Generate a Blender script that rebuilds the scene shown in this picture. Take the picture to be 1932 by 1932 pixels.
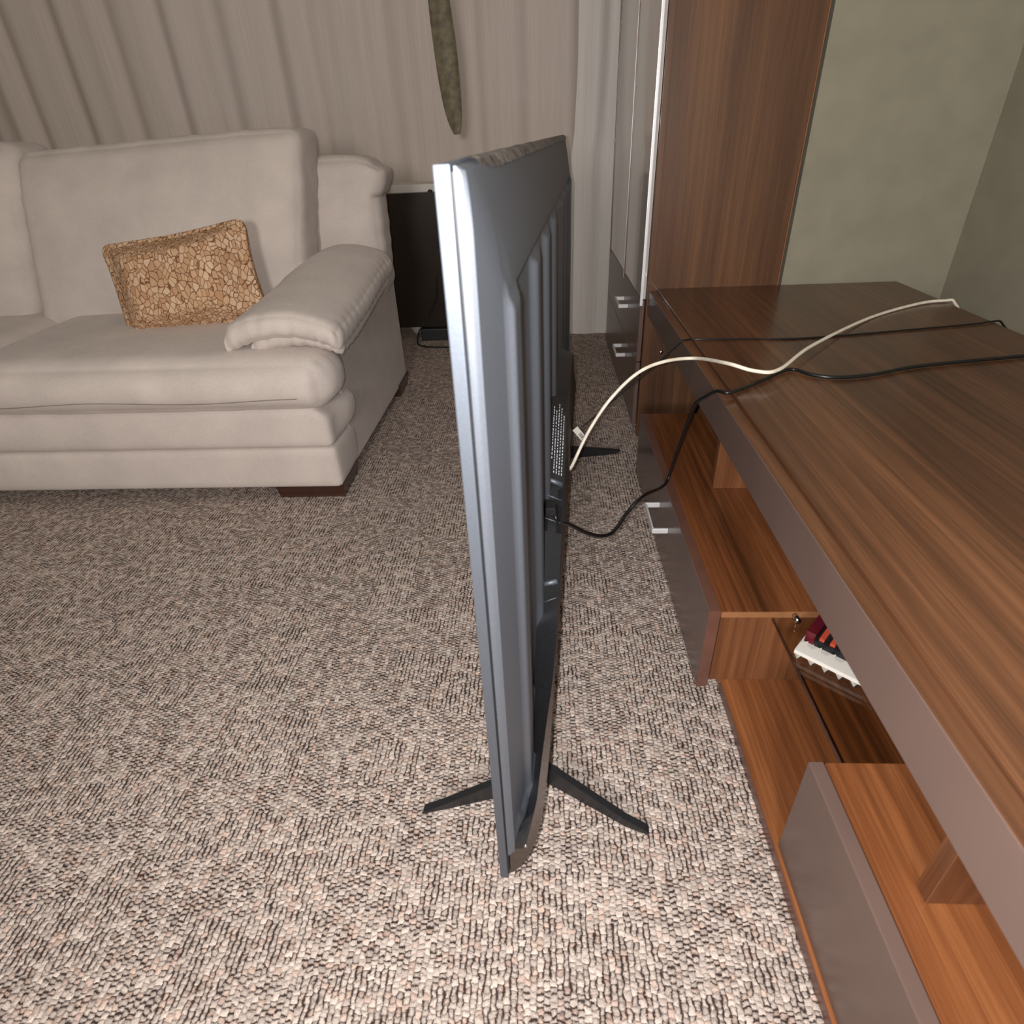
import bpy, bmesh, math, random
from mathutils import Vector, Matrix, noise
random.seed(7)
scene = bpy.context.scene
for o in list(bpy.data.objects):
    bpy.data.objects.remove(o)

# ------------------------------------------------------------------ camera
CAM = Vector((0.0, 0.0, 0.85))
PITCH, ROLL, YAW = math.radians(32.42312), math.radians(2.65720), math.radians(-3.75659)
cd = bpy.data.cameras.new('camera')
cam = bpy.data.objects.new('camera', cd)
scene.collection.objects.link(cam)
fwd = Vector((math.sin(YAW)*math.cos(PITCH), math.cos(YAW)*math.cos(PITCH), -math.sin(PITCH)))
rt0 = Vector((math.cos(YAW), -math.sin(YAW), 0))
dn0 = fwd.cross(rt0)
rt = math.cos(ROLL)*rt0 + math.sin(ROLL)*dn0
dn = -math.sin(ROLL)*rt0 + math.cos(ROLL)*dn0
M = Matrix((rt, -dn, -fwd)).transposed()
cam.matrix_world = Matrix.Translation(CAM) @ M.to_4x4()
cd.sensor_width = 36.0
cd.lens = 1129.68/1932*36.0
cd.clip_start = 0.02
cd.dof.use_dof = True
cd.dof.focus_distance = 1.5
cd.dof.aperture_fstop = 9.0
scene.camera = cam

# ------------------------------------------------------------------ light
w = bpy.data.worlds.new('world'); scene.world = w; w.use_nodes = True
w.node_tree.nodes['Background'].inputs[0].default_value = (0.93, 0.92, 0.92, 1)
w.node_tree.nodes['Background'].inputs[1].default_value = 0.15

def lamp(name, kind, loc, energy, color, **k):
    l = bpy.data.lights.new(name, kind); l.energy = energy; l.color = color
    for a, v in k.items(): setattr(l, a, v)
    o = bpy.data.objects.new(name, l); scene.collection.objects.link(o); o.location = loc
    return o
# the phone's flash, two centimetres from the lens
lamp('phone_flash', 'POINT', CAM - 0.018*rt - 0.004*dn, 40.0, (1.0, 0.985, 0.98), shadow_soft_size=0.004)
# added fill light, unseen behind the camera, lifting what the flash leaves dim
fill = lamp('rear_fill', 'AREA', (-0.25, -1.45, 1.12), 30.0, (1.0, 0.96, 0.93), shape='DISK', size=0.4)
fill.rotation_euler = (math.radians(88), 0, 0)

vs = scene.view_settings
vs.view_transform = 'Standard'; vs.look = 'None'; vs.gamma = 1.0; vs.use_curve_mapping = False
vs.exposure = 0.0

# ------------------------------------------------------------------ materials
def srgb(r, g, b):
    f = lambda c: (c/255/12.92) if c/255 <= 0.04045 else ((c/255+0.055)/1.055)**2.4
    return (f(r), f(g), f(b), 1.0)

class NT:
    def __init__(s, name):
        s.m = bpy.data.materials.new(name); s.m.use_nodes = True
        s.t = s.m.node_tree; s.b = s.t.nodes['Principled BSDF']; s.out = s.t.nodes['Material Output']
    def n(s, kind, ins=None, **k):
        n = s.t.nodes.new(kind)
        for a, v in k.items(): setattr(n, a, v)
        for i, v in (ins or {}).items(): s.set(n.inputs[i], v)
        return n
    def set(s, sock, v):
        if isinstance(v, bpy.types.NodeSocket): s.t.links.new(v, sock)
        else: sock.default_value = v
    def math(s, op, a, b=None, c=None):
        n = s.t.nodes.new('ShaderNodeMath'); n.operation = op
        for i, v in enumerate((a, b, c)):
            if v is not None: s.set(n.inputs[i], v)
        return n.outputs[0]
    def mix(s, fac, a, b):
        n = s.t.nodes.new('ShaderNodeMix'); n.data_type = 'RGBA'
        s.set(n.inputs[0], fac); s.set(n.inputs[6], a); s.set(n.inputs[7], b)
        return n.outputs[2]
    def ramp(s, fac, stops):
        n = s.t.nodes.new('ShaderNodeValToRGB'); e = n.color_ramp.elements
        while len(e) < len(stops): e.new(0.5)
        for i, (p, c) in enumerate(stops):
            e[i].position = p; e[i].color = c
        s.set(n.inputs[0], fac); return n.outputs[0]
    def coord(s, scale=(1, 1, 1), rot=(0, 0, 0)):
        tc = s.t.nodes.new('ShaderNodeTexCoord')
        mp = s.n('ShaderNodeMapping', {0: tc.outputs['Object'], 2: rot, 3: scale})
        return mp.outputs[0]
    def noise(s, vec, scale, detail=3, rough=0.5):
        return s.n('ShaderNodeTexNoise', {'Vector': vec, 'Scale': scale, 'Detail': detail, 'Roughness': rough}).outputs['Fac']
    def bump(s, h, strength=0.3, dist=0.002):
        n = s.n('ShaderNodeBump', {'Height': h, 'Strength': strength, 'Distance': dist})
        s.set(s.b.inputs['Normal'], n.outputs[0])
    def base(s, col, rough=0.5, spec=0.5, metal=0.0, coat=0.0):
        s.set(s.b.inputs['Base Color'], col); s.set(s.b.inputs['Roughness'], rough)
        s.b.inputs['Specular IOR Level'].default_value = spec
        s.b.inputs['Metallic'].default_value = metal
        s.b.inputs['Coat Weight'].default_value = coat
        return s

def plain(name, rgb, rough=0.5, spec=0.5, metal=0.0, coat=0.0, nscale=60, namt=0.06, bump=0.0):
    t = NT(name); v = t.coord()
    f = t.noise(v, nscale, 3)
    c = srgb(*rgb)
    d = tuple(x*(1-namt*2) for x in c[:3])+(1,); e = tuple(min(1, x*(1+namt*2)) for x in c[:3])+(1,)
    t.base(t.ramp(f, [(0.3, d), (0.7, e)]), rough, spec, metal, coat)
    if bump: t.bump(t.noise(v, nscale*6, 2), bump, 0.0006)
    return t.m

def fabric(name, rgb, scale=900):
    t = NT(name); v = t.coord()
    c = srgb(*rgb)
    big = t.noise(v, 9, 3)
    wx = t.noise(t.coord((1, 1, 0.12)), scale, 2); wz = t.noise(t.coord((0.12, 0.12, 1)), scale, 2)
    wv = t.math('ADD', wx, wz)
    f = t.math('ADD', t.math('MULTIPLY', big, 0.5), t.math('MULTIPLY', wv, 0.30))
    d = tuple(x*0.86 for x in c[:3])+(1,); e = tuple(min(1, x*1.12) for x in c[:3])+(1,)
    t.base(t.ramp(f, [(0.36, d), (0.72, e)]), 0.92, 0.15)
    t.b.inputs['Sheen Weight'].default_value = 0.15
    t.bump(t.math('ADD', wv, t.math('MULTIPLY', t.noise(v, 40, 3), 0.5)), 0.35, 0.0008)
    return t.m

def wood(name, axis, dark, mid, light, rough=0.32, coat=0.25, fine=0.36):
    """walnut foil: streaks run along the given axis"""
    t = NT(name)
    def sc(across, along): return tuple(along if i == axis else across for i in range(3))
    warp = t.noise(t.coord(sc(3.0, 1.2)), 1.0, 3)
    a = t.noise(t.coord(sc(9, 0.55)), 1.0, 4, 0.55)
    b = t.noise(t.coord(sc(85, 1.3)), 1.0, 4, 0.6)
    c = t.noise(t.coord(sc(420, 9)), 1.0, 2, 0.6)
    f = t.math('ADD', t.math('MULTIPLY', a, 0.78-fine), t.math('MULTIPLY', b, fine))
    f = t.math('ADD', f, t.math('MULTIPLY', c, 0.16))
    f = t.math('ADD', f, t.math('MULTIPLY', warp, 0.06))
    col = t.ramp(f, [(0.36, srgb(*dark)), (0.50, srgb(*mid)), (0.64, srgb(*light))])
    t.base(col, rough, 0.4, 0, coat); t.b.inputs['Coat Roughness'].default_value = 0.15
    t.bump(c, 0.08, 0.0006)
    return t.m

def carpet_mat():
    t = NT('carpet_loop_pile')
    tc = t.t.nodes.new('ShaderNodeTexCoord').outputs['Object']
    sp = t.n('ShaderNodeSeparateXYZ', {0: tc}); X, Y = sp.outputs[0], sp.outputs[1]
    jit = t.n('ShaderNodeTexNoise', {'Vector': tc, 'Scale': 95.0, 'Detail': 3.0})
    js = t.n('ShaderNodeSeparateColor', {0: jit.outputs['Color']})
    X = t.math('ADD', X, t.math('MULTIPLY', t.math('SUBTRACT', js.outputs[0], 0.5), 0.009))
    Y = t.math('ADD', Y, t.math('MULTIPLY', t.math('SUBTRACT', js.outputs[1], 0.5), 0.010))
    px, py = 0.0078, 0.0072
    xs = t.math('DIVIDE', X, px); col_i = t.math('FLOOR', xs)
    ys = t.math('ADD', t.math('DIVIDE', Y, py), t.math('MULTIPLY', t.math('MODULO', col_i, 2.0), 0.5)); row_i = t.math('FLOOR', ys)
    fx = t.math('FRACT', xs); fy = t.math('FRACT', ys)
    hx = t.math('SINE', t.math('MULTIPLY', fx, math.pi)); hy = t.math('SINE', t.math('MULTIPLY', fy, math.pi))
    h = t.math('POWER', t.math('MULTIPLY', hx, hy), 0.6)
    cell = t.n('ShaderNodeCombineXYZ', {0: col_i, 1: row_i})
    rnd = t.n('ShaderNodeTexWhiteNoise', {'Vector': cell.outputs[0]}, noise_dimensions='2D')
    rs = t.n('ShaderNodeSeparateColor', {0: rnd.outputs['Color']})
    # blocks of dark backing yarn plus painted shade between rows, along or across
    wp = t.n('ShaderNodeSeparateColor', {0: t.n('ShaderNodeTexNoise', {'Vector': tc, 'Scale': 16.0, 'Detail': 2.0}).outputs['Color']})
    bx = t.math('FLOOR', t.math('DIVIDE', t.math('ADD', X, t.math('MULTIPLY', wp.outputs[0], 0.07)), 0.088)); by = t.math('FLOOR', t.math('DIVIDE', t.math('ADD', Y, t.math('MULTIPLY', wp.outputs[1], 0.07)), 0.066))
    blk = t.n('ShaderNodeTexWhiteNoise', {'Vector': t.n('ShaderNodeCombineXYZ', {0: bx, 1: by}).outputs[0]}, noise_dimensions='2D')
    bs = t.n('ShaderNodeSeparateColor', {0: blk.outputs['Color']})
    pick = t.math('GREATER_THAN', bs.outputs[0], 0.5)
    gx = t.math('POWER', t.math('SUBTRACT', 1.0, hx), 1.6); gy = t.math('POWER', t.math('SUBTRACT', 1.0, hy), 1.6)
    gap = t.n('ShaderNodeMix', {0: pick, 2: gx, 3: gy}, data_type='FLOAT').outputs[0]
    low = t.n('ShaderNodeMix', {0: pick, 2: t.noise(t.coord((110, 22, 1)), 1.0, 2), 3: t.noise(t.coord((22, 120, 1)), 1.0, 2)}, data_type='FLOAT').outputs[0]
    amt = t.math('ADD', t.math('MULTIPLY', low, 1.25), t.math('MULTIPLY', rs.outputs[0], 1.15))
    amt = t.n('ShaderNodeMapRange', {0: amt, 1: 0.86, 2: 1.42}).outputs[0]
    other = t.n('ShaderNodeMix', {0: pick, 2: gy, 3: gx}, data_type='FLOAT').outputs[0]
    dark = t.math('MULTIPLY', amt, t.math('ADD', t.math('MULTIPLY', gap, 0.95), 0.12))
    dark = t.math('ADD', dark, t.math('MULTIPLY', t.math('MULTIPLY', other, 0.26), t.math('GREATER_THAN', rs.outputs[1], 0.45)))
    dark = t.math('ADD', dark, t.math('MULTIPLY', t.math('SUBTRACT', 1.0, h), 0.05))  # hollows around each loop darkened, shade put into the colour
    dark = t.math('ADD', dark, t.math('MULTIPLY', t.math('SUBTRACT', t.noise(tc, 5, 2), 0.5), 0.12))
    dark = t.math('ADD', dark, t.math('MULTIPLY', t.math('SUBTRACT', t.noise(tc, 520, 3, 0.7), 0.5), 1.15))
    tint = t.mix(rs.outputs[2], srgb(188, 173, 163), srgb(222, 205, 193))
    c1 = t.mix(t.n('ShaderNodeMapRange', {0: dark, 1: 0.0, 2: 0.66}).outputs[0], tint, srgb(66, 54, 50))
    pink = t.mix(t.math('GREATER_THAN', rs.outputs[1], 0.80), c1, t.n('ShaderNodeMix', {6: c1, 7: (1.0, 0.86, 0.80, 1), 0: 0.7}, data_type='RGBA', blend_type='MULTIPLY').outputs[2])
    t.base(pink, 0.95, 0.1)
    fuzz = t.noise(tc, 700, 3)
    t.bump(t.math('ADD', h, t.math('MULTIPLY', fuzz, 0.7)), 0.7, 0.0024)
    return t.m

def pebble_mat():
    t = NT('nut_print_cotton'); v = t.coord((1, 1, 1))
    ws = t.n('ShaderNodeTexNoise', {'Vector': v, 'Scale': 22.0, 'Detail': 1.0})
    vv = t.n('ShaderNodeVectorMath', {0: v, 1: t.n('ShaderNodeVectorMath', {0: ws.outputs['Color'], 3: 0.022}, operation='SCALE').outputs[0]}, operation='ADD').outputs[0]
    vv = t.n('ShaderNodeMapping', {0: vv, 3: (1.0, 1.0, 0.72), 2: (0.0, 0.7, 0.0)}).outputs[0]
    ed = t.n('ShaderNodeTexVoronoi', {'Vector': vv, 'Scale': 80.0}, feature='DISTANCE_TO_EDGE').outputs['Distance']
    ce = t.n('ShaderNodeTexVoronoi', {'Vector': vv, 'Scale': 80.0}, feature='F1')
    cc = t.n('ShaderNodeSeparateColor', {0: ce.outputs['Color']}).outputs[0]
    nut = t.ramp(cc, [(0.0, srgb(190, 150, 116)), (0.5, srgb(212, 176, 142)), (1.0, srgb(226, 198, 168))])
    nut = t.mix(t.math('MULTIPLY', t.noise(t.coord((1, 1, 5)), 60, 2), 0.35), nut, srgb(176, 128, 86))
    m = t.n('ShaderNodeMapRange', {0: ed, 1: 0.015, 2: 0.09}).outputs[0]
    t.base(t.mix(m, srgb(120, 80, 52), nut), 0.9, 0.1)
    return t.m

def sheer_mat(name, rgb, alpha, trans=0.35):
    t = NT(name); v = t.coord((1, 1, 0.02))
    f = t.noise(v, 180, 3)
    c = srgb(*rgb); d = tuple(x*0.9 for x in c[:3])+(1,)
    col = t.ramp(f, [(0.3, d), (0.7, c)])
    t.base(col, 0.9, 0.1)
    tr = t.n('ShaderNodeBsdfTranslucent', {0: col})
    mx = t.n('ShaderNodeMixShader', {0: trans, 1: t.b.outputs[0], 2: tr.outputs[0]})
    res = mx.outputs[0]
    if alpha < 1:
        tp = t.n('ShaderNodeBsdfTransparent')
        res = t.n('ShaderNodeMixShader', {0: alpha, 1: tp.outputs[0], 2: mx.outputs[0]}).outputs[0]
    t.t.links.new(res, t.out.inputs[0])
    return t.m

def glass_mat(name, tint, rough=0.02):
    """thin clear sheet: tinted see-through with a mirror-like sheen that grows at grazing angles"""
    t = NT(name)
    tp = t.n('ShaderNodeBsdfTransparent', {0: t.mix(t.noise(t.coord(), 3, 2), tint, tuple(c*0.96 for c in tint[:3])+(1,))})
    gl = t.n('ShaderNodeBsdfGlossy', {0: (1, 1, 1, 1), 1: rough})
    fc_ = t.n('ShaderNodeLayerWeight', {0: 0.5}).outputs['Facing']
    fr = t.n('ShaderNodeMapRange', {0: t.math('POWER', fc_, 4.0), 3: 0.03, 4: 0.5})
    t.t.links.new(t.n('ShaderNodeMixShader', {0: fr.outputs[0], 1: tp.outputs[0], 2: gl.outputs[0]}).outputs[0], t.out.inputs[0])
    return t.m

def film_mat():
    t = NT('crumpled_film'); v = t.coord((1, 1, 1))
    a = t.noise(v, 70, 5, 0.7); b = t.noise(v, 240, 3, 0.6)
    c = t.ramp(t.math('ADD', t.math('MULTIPLY', a, 0.6), t.math('MULTIPLY', b, 0.4)),
               [(0.38, srgb(58, 52, 49)), (0.47, srgb(128, 120, 114)), (0.62, srgb(176, 168, 160))])
    t.base(c, 0.35, 0.5)
    t.bump(a, 0.7, 0.0024)
    return t.m

MAT = dict(
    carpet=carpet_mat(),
    wall=plain('painted_plaster', (152, 146, 128), 0.9, 0.2, nscale=14, namt=0.03, bump=0.2),
    ceiling=plain('white_ceiling_paint', (226, 222, 214), 0.95, 0.1, nscale=10, namt=0.02),
    sofa=fabric('light_grey_sofa_fabric', (206, 194, 186)),
    seam=plain('dark_seam_thread', (138, 126, 117), 0.9, 0.1),
    leg=wood('dark_stained_leg_wood', 0, (46, 28, 22), (62, 38, 30), (76, 48, 38)),
    walnut_y_lit=wood('walnut_lengthwise_lit', 1, (76, 44, 25), (122, 72, 41), (158, 100, 60)),  # paler copy: stronger flash on near upward faces put into the colour
    walnut_y_dim=wood('walnut_shelf_dim', 1, (62, 40, 27), (94, 61, 40), (126, 84, 56)),  # darker copy of the same walnut: weak light on the shelf put into colour
    walnut_x=wood('walnut_grain_crosswise', 0, (64, 40, 26), (98, 62, 40), (130, 86, 56)),
    walnut_z=wood('walnut_grain_upright', 2, (70, 46, 32), (99, 67, 45), (126, 88, 58), rough=0.42, coat=0.1, fine=0.2),
    walnut_end=wood('walnut_grain_end_panel', 2, (82, 49, 30), (110, 68, 42), (138, 90, 58), rough=0.4, coat=0.1),
    edge=plain('light_brown_edge_band', (146, 100, 66), 0.4, 0.5, nscale=30),
    trim=plain('brown_lacquer_trim', (104, 70, 58), 0.35, 0.5, nscale=20),
    lacquer=plain('dark_taupe_gloss_lacquer', (104, 84, 76), 0.26, 0.35, coat=0.0, nscale=8, namt=0.03),
    tvgrey=plain('dark_grey_satin_plastic', (112, 117, 126), 0.51, 0.5, metal=0.65, nscale=500, namt=0.03, bump=0.03),
    tvblack=plain('black_satin_plastic', (30, 30, 32), 0.45, 0.5, nscale=300, namt=0.1, bump=0.12),
    tvbrown=plain('black_brown_housing_plastic', (66, 56, 50), 0.5, 0.4, nscale=300, namt=0.08),
    bezel=plain('dark_metal_bezel', (108, 114, 123), 0.56, 0.5, metal=0.8, nscale=400, namt=0.03),
    screen=plain('black_glass_screen', (8, 8, 10), 0.08, 0.5, nscale=3, namt=0.02),
    film=film_mat(),
    white=plain('white_paint', (222, 216, 206), 0.5, 0.4, nscale=8, namt=0.02),
    print=plain('white_print', (205, 208, 212), 0.6, 0.3),
    ink=plain('black_ink', (30, 30, 32), 0.7, 0.3),
    alu=plain('brushed_aluminium', (236, 236, 238), 0.38, 0.5, metal=0.35, nscale=300, namt=0.03),
    doorglass=plain('grey_lacquered_glass', (196, 190, 184), 0.10, 0.6, coat=0.6, nscale=5, namt=0.03),
    cream_cable=plain('cream_cable_rubber', (240, 230, 212), 0.45, 0.5),
    black_cable=plain('black_cable_rubber', (22, 21, 21), 0.33, 0.5),
    darkpanel=plain('dark_brown_gloss_screen', (44, 37, 30), 0.25, 0.5, nscale=6, namt=0.04),
    sheer=sheer_mat('sheer_curtain_voile', (246, 231, 220), 0.95, 0.15),
    drape=sheer_mat('pale_drape_cloth', (242, 236, 230), 1.0, 0.1),
    leaf=plain('leaf_olive', (158, 149, 124), 0.5, 0.4, nscale=40, namt=0.15),
    pot=plain('terracotta', (150, 92, 66), 0.8, 0.3),
    shelfglass=glass_mat('clear_shelf_glass', (0.92, 0.90, 0.86, 1)),
    nightglass=glass_mat('window_glass', (0.95, 0.97, 1.0, 1)),
    nuts=pebble_mat(),
    maroon=plain('maroon_lacquer', (88, 22, 32), 0.3, 0.5),
    red=plain('orange_red_paint', (190, 74, 52), 0.5, 0.4),
    grey=plain('pale_grey_paint', (176, 170, 168), 0.5, 0.4),
    steel=plain('polished_steel', (210, 208, 204), 0.2, 0.5, metal=1.0),
)

# ------------------------------------------------------------------ mesh helpers
COL = scene.collection
def link(name, bm, m, parent=None, smooth=False, loc=None, rot=None):
    me = bpy.data.meshes.new(name)
    bmesh.ops.recalc_face_normals(bm, faces=bm.faces)
    bm.to_mesh(me); bm.free()
    for x in (m if isinstance(m, (list, tuple)) else [m]): me.materials.append(x)
    if smooth:
        for p in me.polygons: p.use_smooth = True
    o = bpy.data.objects.new(name, me); COL.objects.link(o)
    if parent: o.parent = parent
    if loc is not None: o.location = loc
    if rot is not None: o.rotation_euler = rot
    return o
def thing(name, label, cat, loc=(0, 0, 0), rz=0.0, group=None):
    o = bpy.data.objects.new(name, None); COL.objects.link(o); o.empty_display_size = 0.05
    o.location = loc; o.rotation_euler = (0, 0, rz)
    return tag(o, label, cat, group)
def tag(o, label, cat, group=None):
    o['label'] = label; o['category'] = cat
    if group: o['group'] = group
    return o
def struct(o): o['kind'] = 'structure'; return o

def add_box(bm, lo, hi, bev=0.0, seg=2, matrix=None, mi=0):
    r = bmesh.ops.create_cube(bm, size=1.0)
    vs_ = r['verts']
    for v in vs_:
        v.co = Vector([(lo[i]+hi[i])/2 + v.co[i]*(hi[i]-lo[i]) for i in range(3)])
    if matrix: bmesh.ops.transform(bm, matrix=matrix, verts=vs_)
    fs = {f for v in vs_ for f in v.link_faces}
    for f in fs: f.material_index = mi
    if bev:
        es = list({e for v in vs_ for e in v.link_edges})
        bmesh.ops.bevel(bm, geom=es, offset=bev, segments=seg, profile=0.7, affect='EDGES')
    return bm
def box(name, lo, hi, m, parent=None, bev=0.0, seg=2):
    bm = bmesh.new(); add_box(bm, lo, hi, bev, seg)
    return link(name, bm, m, parent)
def add_prism(bm, poly, axis, a, b):
    """polygon in the two other axes, pushed from a to b along axis"""
    def pt(p, t):
        q = list(p); q.insert(axis, t); return Vector(q)
    A = [bm.verts.new(pt(p, a)) for p in poly]; B = [bm.verts.new(pt(p, b)) for p in poly]
    n = len(poly)
    bm.faces.new(A); bm.faces.new(B[::-1])
    for i in range(n): bm.faces.new((A[i], A[(i+1) % n], B[(i+1) % n], B[i]))
    return bm
def catmull(pts, n=10):
    pts = [Vector(p) for p in pts]; out = []
    P = [2*pts[0]-pts[1]] + pts + [2*pts[-1]-pts[-2]]
    for i in range(1, len(P)-2):
        for k in range(n):
            t = k/n; a, b, c, d = P[i-1:i+3]
            out.append(0.5*((2*b)+(c-a)*t+(2*a-5*b+4*c-d)*t*t+(3*b-a-3*c+d)*t**3))
    out.append(pts[-1]); return out
def add_tube(bm, pts, r, seg=10, caps=True):
    pts = [Vector(p) for p in pts]; rings = []
    up = Vector((0, 0, 1)); 
    for i, p in enumerate(pts):
        t = (pts[min(i+1, len(pts)-1)]-pts[max(i-1, 0)]).normalized()
        a = t.cross(up)
        if a.length < 1e-3: a = t.cross(Vector((1, 0, 0)))
        a.normalize(); b = a.cross(t).normalized()
        rr = r[i] if isinstance(r, (list, tuple)) else r
        rings.append([bm.verts.new(p + rr*(math.cos(2*math.pi*k/seg)*a + math.sin(2*math.pi*k/seg)*b)) for k in range(seg)])
    for i in range(len(rings)-1):
        for k in range(seg):
            bm.faces.new((rings[i][k], rings[i][(k+1) % seg], rings[i+1][(k+1) % seg], rings[i+1][k]))
    if caps: bm.faces.new(rings[0][::-1]); bm.faces.new(rings[-1])
    return bm
def add_lathe(bm, prof, seg=24, center=(0, 0)):
    rings = [[bm.verts.new((center[0]+r*math.cos(2*math.pi*k/seg), center[1]+r*math.sin(2*math.pi*k/seg), z)) for k in range(seg)] for r, z in prof]
    for i in range(len(rings)-1):
        for k in range(seg): bm.faces.new((rings[i][k], rings[i][(k+1) % seg], rings[i+1][(k+1) % seg], rings[i+1][k]))
    bm.faces.new(rings[0][::-1]); bm.faces.new(rings[-1]); return bm

def soft_bm(size, n=(24, 24, 10), r=0.03, puff=(0, 0, 0), wrinkle=0.0, deform=None, power=2.2, seed=0.0):
    """an upholstered block centred on the origin: rounded by r, faces puffed out, creased at random"""
    sx, sy, sz = [s/2 for s in size]
    bm = bmesh.new(); idx = {}
    def vert(i, j, k):
        key = (i, j, k)
        if key not in idx:
            u, v, w_ = 2*i/n[0]-1, 2*j/n[1]-1, 2*k/n[2]-1
            # denser sampling towards the edges
            u, v, w_ = [math.copysign(1-(1-abs(q))**1.25, q) for q in (u, v, w_)]
            p = Vector((u*sx, v*sy, w_*sz))
            core = Vector([max(-(s-r), min(s-r, c)) for c, s in zip(p, (sx, sy, sz))])
            d = p-core
            m_ = max(abs(d.x), abs(d.y), abs(d.z))
            if d.length > 1e-9:
                L = (abs(d.x)**power+abs(d.y)**power+abs(d.z)**power)**(1/power)
                p = core + d*(m_/L)
            bu, bv, bw = 1-u*u, 1-v*v, 1-w_*w_
            p.x += u*abs(u)*puff[0]*bv*bw; p.y += v*abs(v)*puff[1]*bu*bw; p.z += w_*abs(w_)*puff[2]*bu**0.7*bv**0.7
            if wrinkle:
                q = Vector((p.x*9+seed, p.y*9, p.z*9+seed*2))
                nn = noise.noise(q)+0.5*noise.noise(q*2.3)
                p += p.normalized()*wrinkle*nn
            if deform: p = deform(p, u, v, w_)
            idx[key] = bm.verts.new(p)
        return idx[key]
    nx, ny, nz = n
    for i in range(nx):
        for j in range(ny):
            bm.faces.new((vert(i, j, 0), vert(i, j+1, 0), vert(i+1, j+1, 0), vert(i+1, j, 0)))
            bm.faces.new((vert(i, j, nz), vert(i+1, j, nz), vert(i+1, j+1, nz), vert(i, j+1, nz)))
    for i in range(nx):
        for k in range(nz):
            bm.faces.new((vert(i, 0, k), vert(i+1, 0, k), vert(i+1, 0, k+1), vert(i, 0, k+1)))
            bm.faces.new((vert(i, ny, k), vert(i, ny, k+1), vert(i+1, ny, k+1), vert(i+1, ny, k)))
    for j in range(ny):
        for k in range(nz):
            bm.faces.new((vert(0, j, k), vert(0, j, k+1), vert(0, j+1, k+1), vert(0, j+1, k)))
            bm.faces.new((vert(nx, j, k), vert(nx, j+1, k), vert(nx, j+1, k+1), vert(nx, j, k+1)))
    return bm
def smooth(e0, e1, x):
    t = max(0.0, min(1.0, (x-e0)/(e1-e0))); return t*t*(3-2*t)
def interp(tab, x):
    if x <= tab[0][0]: return tab[0][1]
    for (a, va), (b, vb) in zip(tab, tab[1:]):
        if x <= b: return va+(vb-va)*(x-a)/(b-a)
    return tab[-1][1]

# pixel -> point, used only to take real positions of hanging cables from the photograph
def ray(px, py): return rt*(px-966)/1129.68 + dn*(py-966)/1129.68 + fwd
def at_y(px, py, y): d = ray(px, py); return CAM + d*(y/d.y)
def at_x(px, py, x): d = ray(px, py); return CAM + d*(x/d.x)
def at_z(px, py, z): d = ray(px, py); return CAM + d*((z-CAM.z)/d.z)

# ------------------------------------------------------------------ room
XL, XR, YB, YF, ZC = -3.4, 1.12, 3.45, -1.6, 2.5
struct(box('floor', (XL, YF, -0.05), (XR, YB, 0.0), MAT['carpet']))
struct(box('ceiling', (XL, YF, ZC), (XR, YB, ZC+0.05), MAT['ceiling']))
struct(box('wall_left', (XL-0.08, YF, 0), (XL, YB, ZC), MAT['wall']))
struct(box('wall_right', (XR, YF, 0), (XR+0.08, YB, ZC), MAT['wall']))
struct(box('wall_front', (XL, YF-0.08, 0), (XR, YF, ZC), MAT['wall']))
bm = bmesh.new()                                      # back wall round the window opening
WX0, WX1, WZ0, WZ1 = -1.9, 0.55, 0.91, 2.1
add_box(bm, (XL, YB, 0), (WX0, YB+0.12, ZC)); add_box(bm, (WX1, YB, 0), (XR, YB+0.12, ZC))
add_box(bm, (WX0, YB, 0), (WX1, YB+0.12, WZ0)); add_box(bm, (WX0, YB, WZ1), (WX1, YB+0.12, ZC))
struct(link('wall_back', bm, MAT['wall']))
struct(box('wall_niche', (0.672, 1.80, 0.0), (XR, 2.80, ZC), MAT['wall']))   # the jog of wall behind the cabinet
win = bpy.data.objects.new('window_1', None); COL.objects.link(win); win.location = (WX0, YB, WZ0); struct(win)
win['label'] = 'white framed window behind the sheer curtain'
W_, H_ = WX1-WX0, WZ1-WZ0
for lo, hi in (((0, .02, 0), (W_, .08, .06)), ((0, .02, H_-.06), (W_, .08, H_)), ((0, .02, .06), (.06, .08, H_-.06)),
               ((W_-.06, .02, .06), (W_, .08, H_-.06)), ((W_/2-.04, .02, .06), (W_/2+.04, .08, H_-.06))):
    box('window_frame', lo, hi, MAT['white'], win, 0.004)
for a, b in ((.06, W_/2-.04), (W_/2+.04, W_-.06)):
    box('window_pane', (a, .045, .06), (b, .051, H_-.06), MAT['nightglass'], win)
box('window_sill', (-.05, -.09, -.03), (W_+.05, .02, 0), MAT['white'], win, 0.004)

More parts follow.
